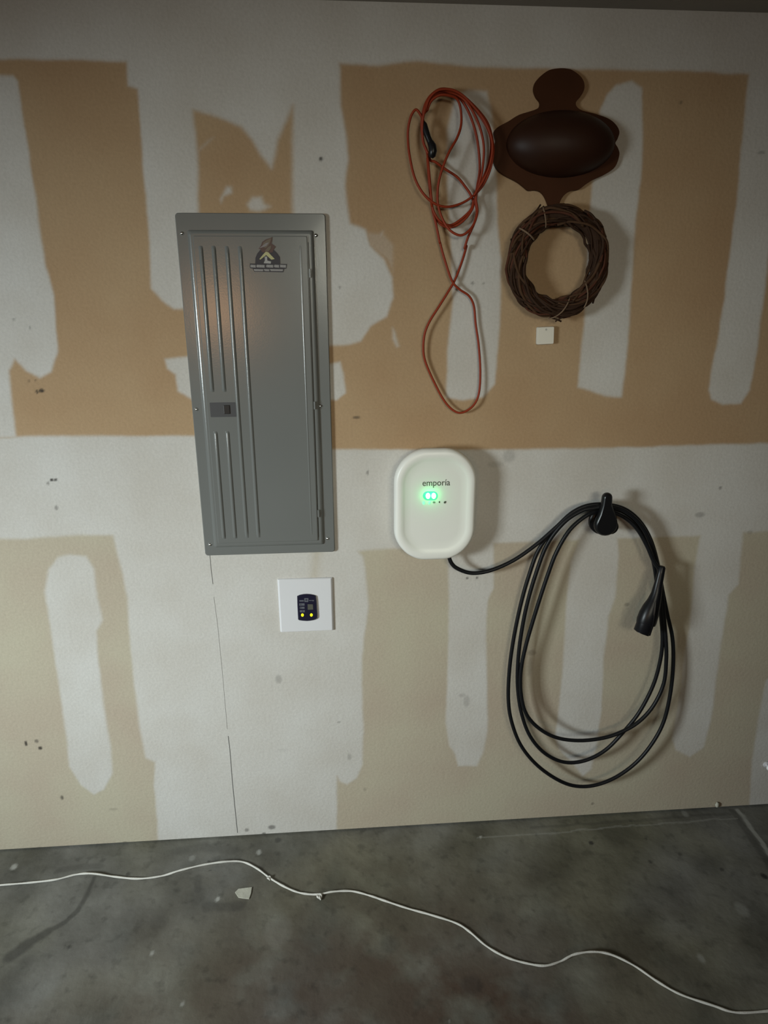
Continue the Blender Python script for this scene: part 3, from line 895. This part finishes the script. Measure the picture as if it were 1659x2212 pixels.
bm = bmesh.new()
fr_ = [bm.verts.new((p.x, YB, p.z)) for p in sm]; bk_ = [bm.verts.new((p.x, -.0005, p.z)) for p in sm]
for i in range(len(sm)):
    j = (i+1) % len(sm)
    bm.faces.new((fr_[i], fr_[j], bk_[j], bk_[i]))
for t in tessellate_polygon([[Vector((p.x, p.z, 0)) for p in sm]]):
    bm.faces.new([fr_[i] for i in t]); bm.faces.new([bk_[i] for i in reversed(t)])
obj('backboard', bm, m_wood, plq, angle=35)
bm = bmesh.new()
dc = at(WO[0]+885/WK, WO[1]+945/WK, YB)
rx, rz, ry = .146, .080, .075
rings = []
for k in range(13):
    a = math.pi/2*k/12
    c, s = math.cos(a), math.sin(a)
    rings.append([dc+Vector((rx*max(c, .01)*math.cos(t), -ry*s+.002, rz*max(c, .01)*math.sin(t)-.004*s)) for t in [2*math.pi*j/48 for j in range(48)]])
add_loft(bm, rings, False, True)
obj('belly', bm, mat('polished_dark_wood', (0.026, 0.009, 0.004), .5, 0, .25, bump=.03, bscale=60, var=.3, vscale=8), plq, angle=60)

# ------------------------------------------------------------------ twig wreath
wc = at(1205, 567, -.043)
RX = .1155; RZ = .1215
wr = thing('twig_wreath', (wc.x, 0, wc.z-RZ-.03), 'round brown wreath of twisted vine twigs hanging under the wooden plaque', 'wreath')
m_tw = [mat('twig_'+n, c, .8, 0, .12, bump=.3, bscale=250, var=.3, vscale=40) for n, c in
        (('dark', (0.038, 0.020, 0.012)), ('brown', (0.065, 0.034, 0.018)), ('red', (0.070, 0.026, 0.015)), ('pale', (0.17, 0.115, 0.075)))]


def tring_pt(phi, th, rr_, ex=0.0):
    rad = rr_*math.cos(th)
    return wc+Vector(((RX+rad)*math.cos(phi), -rr_*.95*math.sin(th)*1.0, (RZ+rad)*math.sin(phi)))


for mi, cnt in ((0, 34), (1, 26), (2, 14)):
    bm = bmesh.new()
    for q in range(cnt):
        ph0 = random.uniform(0, 2*math.pi); ln = random.uniform(1.6, 4.5)
        th0 = random.uniform(0, 2*math.pi); tw = random.choice((-1, -1, -1, 1))*random.uniform(.9, 1.9)
        r_ = random.uniform(.014, .0265); n = int(ln*9)
        path = []
        for i in range(n+1):
            t = i/n; wob = 1+.10*math.sin(i*1.1+q)+random.uniform(-.05, .05)
            path.append(tring_pt(ph0+ln*t, th0+tw*ln*t, r_*wob))
        tr = random.uniform(.0022, .0042)
        add_tube(bm, smooth_path(path, 2), tr, 6)
    if mi == 0:
        for q in range(9):   # short broken ends sticking out
            ph = random.uniform(0, 2*math.pi)
            a = tring_pt(ph, random.uniform(-.3, 1.5), .024)
            t = Vector((-math.sin(ph), random.uniform(-.3, 0), math.cos(ph)))*random.choice((-1, 1))
            o_ = Vector((math.cos(ph), 0, math.sin(ph)))
            add_tube(bm, [a, a+t*.02+o_*.003, a+t*.034+o_*.008], .0024, 6)
        core = [tring_pt(2*math.pi*k/40, 0, 0) for k in range(40)]
        add_tube(bm, core, .0185, 10, closed=True)
    obj(('twigs', 'vines', 'bark_strands')[mi], bm, m_tw[mi], wr, smooth=True)
for ph, dp, th_ in ((2.53, .0, .5), (2.02, .12, .4), (-.75, .45, .7), (-1.45, .5, .3)):
    bm = bmesh.new()
    path = [tring_pt(ph+dp*(i/8-.5), th_+2.1*(i/8), .0285) for i in range(9)]
    add_tube(bm, smooth_path(path, 2), .0020 if dp else .0026, 6)
    obj('binding_twig', bm, m_tw[3], wr, smooth=True)['label'] = 'pale twig wound across the wreath'

# ------------------------------------------------------------------ small white sensor
c = at(1179, 725, -.014)
hw = (at(1197, 725, -.014)-at(1161, 725, -.014)).length/2; hh = (at(1179, 706, -.014)-at(1179, 744, -.014)).length/2
bm = bmesh.new()
add_loft(bm, [rrect(c.x, c.z, hw, hh, .004, -.0005, 5), rrect(c.x, c.z, hw, hh, .004, -.012, 5), rrect(c.x, c.z, hw-.0012, hh-.0012, .003, -.0145, 5)])
bmesh.ops.rotate(bm, verts=bm.verts[:], cent=c, matrix=Matrix.Rotation(math.radians(-2), 3, 'Y'))
sen = thing('wall_sensor', (c.x, 0, c.z-hh), 'small square white sensor on the wall just below the twig wreath', 'sensor')
obj('case', bm, mat('cream_plastic', (0.66, 0.63, 0.55), .5), sen, angle=40)
bm = bmesh.new(); p = at(1180, 712, -.0150); add_plate(bm, circ(p, .003, -.0150, 10), .0006)
obj('mark', bm, mat('grey_mark', (0.40, 0.39, 0.35), .6), sen)

# ------------------------------------------------------------------ white string on the floor
rp = [(-420, 1935), (-220, 1922), (-40, 1917), (0, 1912), (60, 1907), (120, 1900), (165, 1889), (200, 1887), (250, 1894), (300, 1898), (350, 1892), (390, 1880), (440, 1868), (490, 1861), (525, 1862), (555, 1876), (585, 1898), (620, 1918),
      (650, 1929), (685, 1932), (720, 1926), (760, 1925), (800, 1935), (829, 1945), (880, 1962), (930, 1976), (985, 1994), (1015, 2013), (1050, 2043), (1090, 2066), (1130, 2079), (1175, 2086), (1210, 2077),
      (1240, 2062), (1280, 2056), (1320, 2062), (1370, 2086), (1420, 2120), (1470, 2148), (1540, 2172), (1590, 2187), (1659, 2184), (1720, 2176), (1850, 2190), (2050, 2230)]
lift = {7: .006, 11: .008, 12: .010, 13: .008, 20: .004, 33: .008, 34: .010, 35: .006}
ctrl = [fl(x, y, .0035+lift.get(i, 0)) for i, (x, y) in enumerate(rp)]
path = smooth_path(ctrl, 10)
m_str = mat('white_cotton_string', (0.60, 0.585, 0.54), .8, bump=.5, bscale=400, var=.12, vscale=30)
st = thing('string', fl(829, 1945, 0), 'long white string lying in waves across the concrete floor', 'string')
bm = bmesh.new()
add_tube(bm, path, [.0031*(1+.10*math.sin(i*.8)+.08*math.sin(i*.31)) for i in range(len(path))], 8)
obj('cord', bm, m_str, st, smooth=True)
for (x, y), s_ in (((690, 1936), .0062), ((581, 1896), .0045)):
    bm = bmesh.new()
    c = fl(x, y, .006)
    add_tube(bm, smooth_path([c+Vector((s_*math.cos(t), s_*math.sin(t), .3*s_*math.sin(2*t))) for t in [2*math.pi*k/8 for k in range(8)]], 4, True), s_*.55, 7, closed=True)
    add_tube(bm, smooth_path([c+Vector((0, s_*.8, 0)), c+Vector((s_*.2, -s_, .002)), c+Vector((s_*.7, -s_*2.0, -.002))], 4), s_*.4, 7)
    obj('knot', bm, m_str, st, smooth=True)

# ------------------------------------------------------------------ small debris
def lump(name, c, sx, sy, sz, m_, label, cat, seed=0):
    rs = random.Random(seed)
    bm = bmesh.new(); bmesh.ops.create_icosphere(bm, subdivisions=2, radius=1)
    for v in bm.verts:
        k = 1+rs.uniform(-.16, .16)
        v.co = Vector((c.x+v.co.x*sx*k, c.y+v.co.y*sy*k, c.z+v.co.z*sz*k))
    o = obj(name, bm, m_, None, angle=50); tag(o, label, cat)
    return o


m_pl = mat('dried_plaster', (0.46, 0.45, 0.38), .9, bump=.4, bscale=120, var=.2, vscale=60)
bm = bmesh.new()
ch = [fl(380+x/4.1475, 1780+y/4.1475, .003) for x, y in ((530, 610), (560, 580), (620, 572), (680, 565), (672, 620), (655, 668), (600, 662), (560, 655))]
ch2 = [Vector((p.x, p.y, .0003)) for p in ch]
add_loft(bm, [ch2, ch])
tag(obj('plaster_chip', bm, m_pl), 'flat pale plaster chip on the concrete below the white string', 'plaster chip')
c = at(1549, 1738, -.006); lump('plaster_crumb', Vector((c.x, -.007, max(c.z, .009))), .007, .006, .011, m_pl, 'small cream plaster crumb sticking out at the foot of the wall, right side', 'plaster crumb', 3)
c = at(1660, 1659, -.02)
kn = thing('door_stop', (c.x, 0, c.z), 'small bright white knob on the wall at the right edge, near the floor', 'door stop')
bm = bmesh.new()
kk = lambda r, y: circ(Vector((c.x+.004, 0, c.z)), r, y, 18)
add_loft(bm, [kk(.012, -.0005), kk(.012, -.003), kk(.005, -.005), kk(.005, -.016)])
obj('stem', bm, m_white, kn, angle=40)
bm = bmesh.new()
add_loft(bm, [kk(.006, -.014), kk(.0105, -.017), kk(.011, -.022), kk(.007, -.026)])
obj('tip', bm, mat('white_rubber', (0.85, 0.85, 0.84), .5), kn, angle=60)
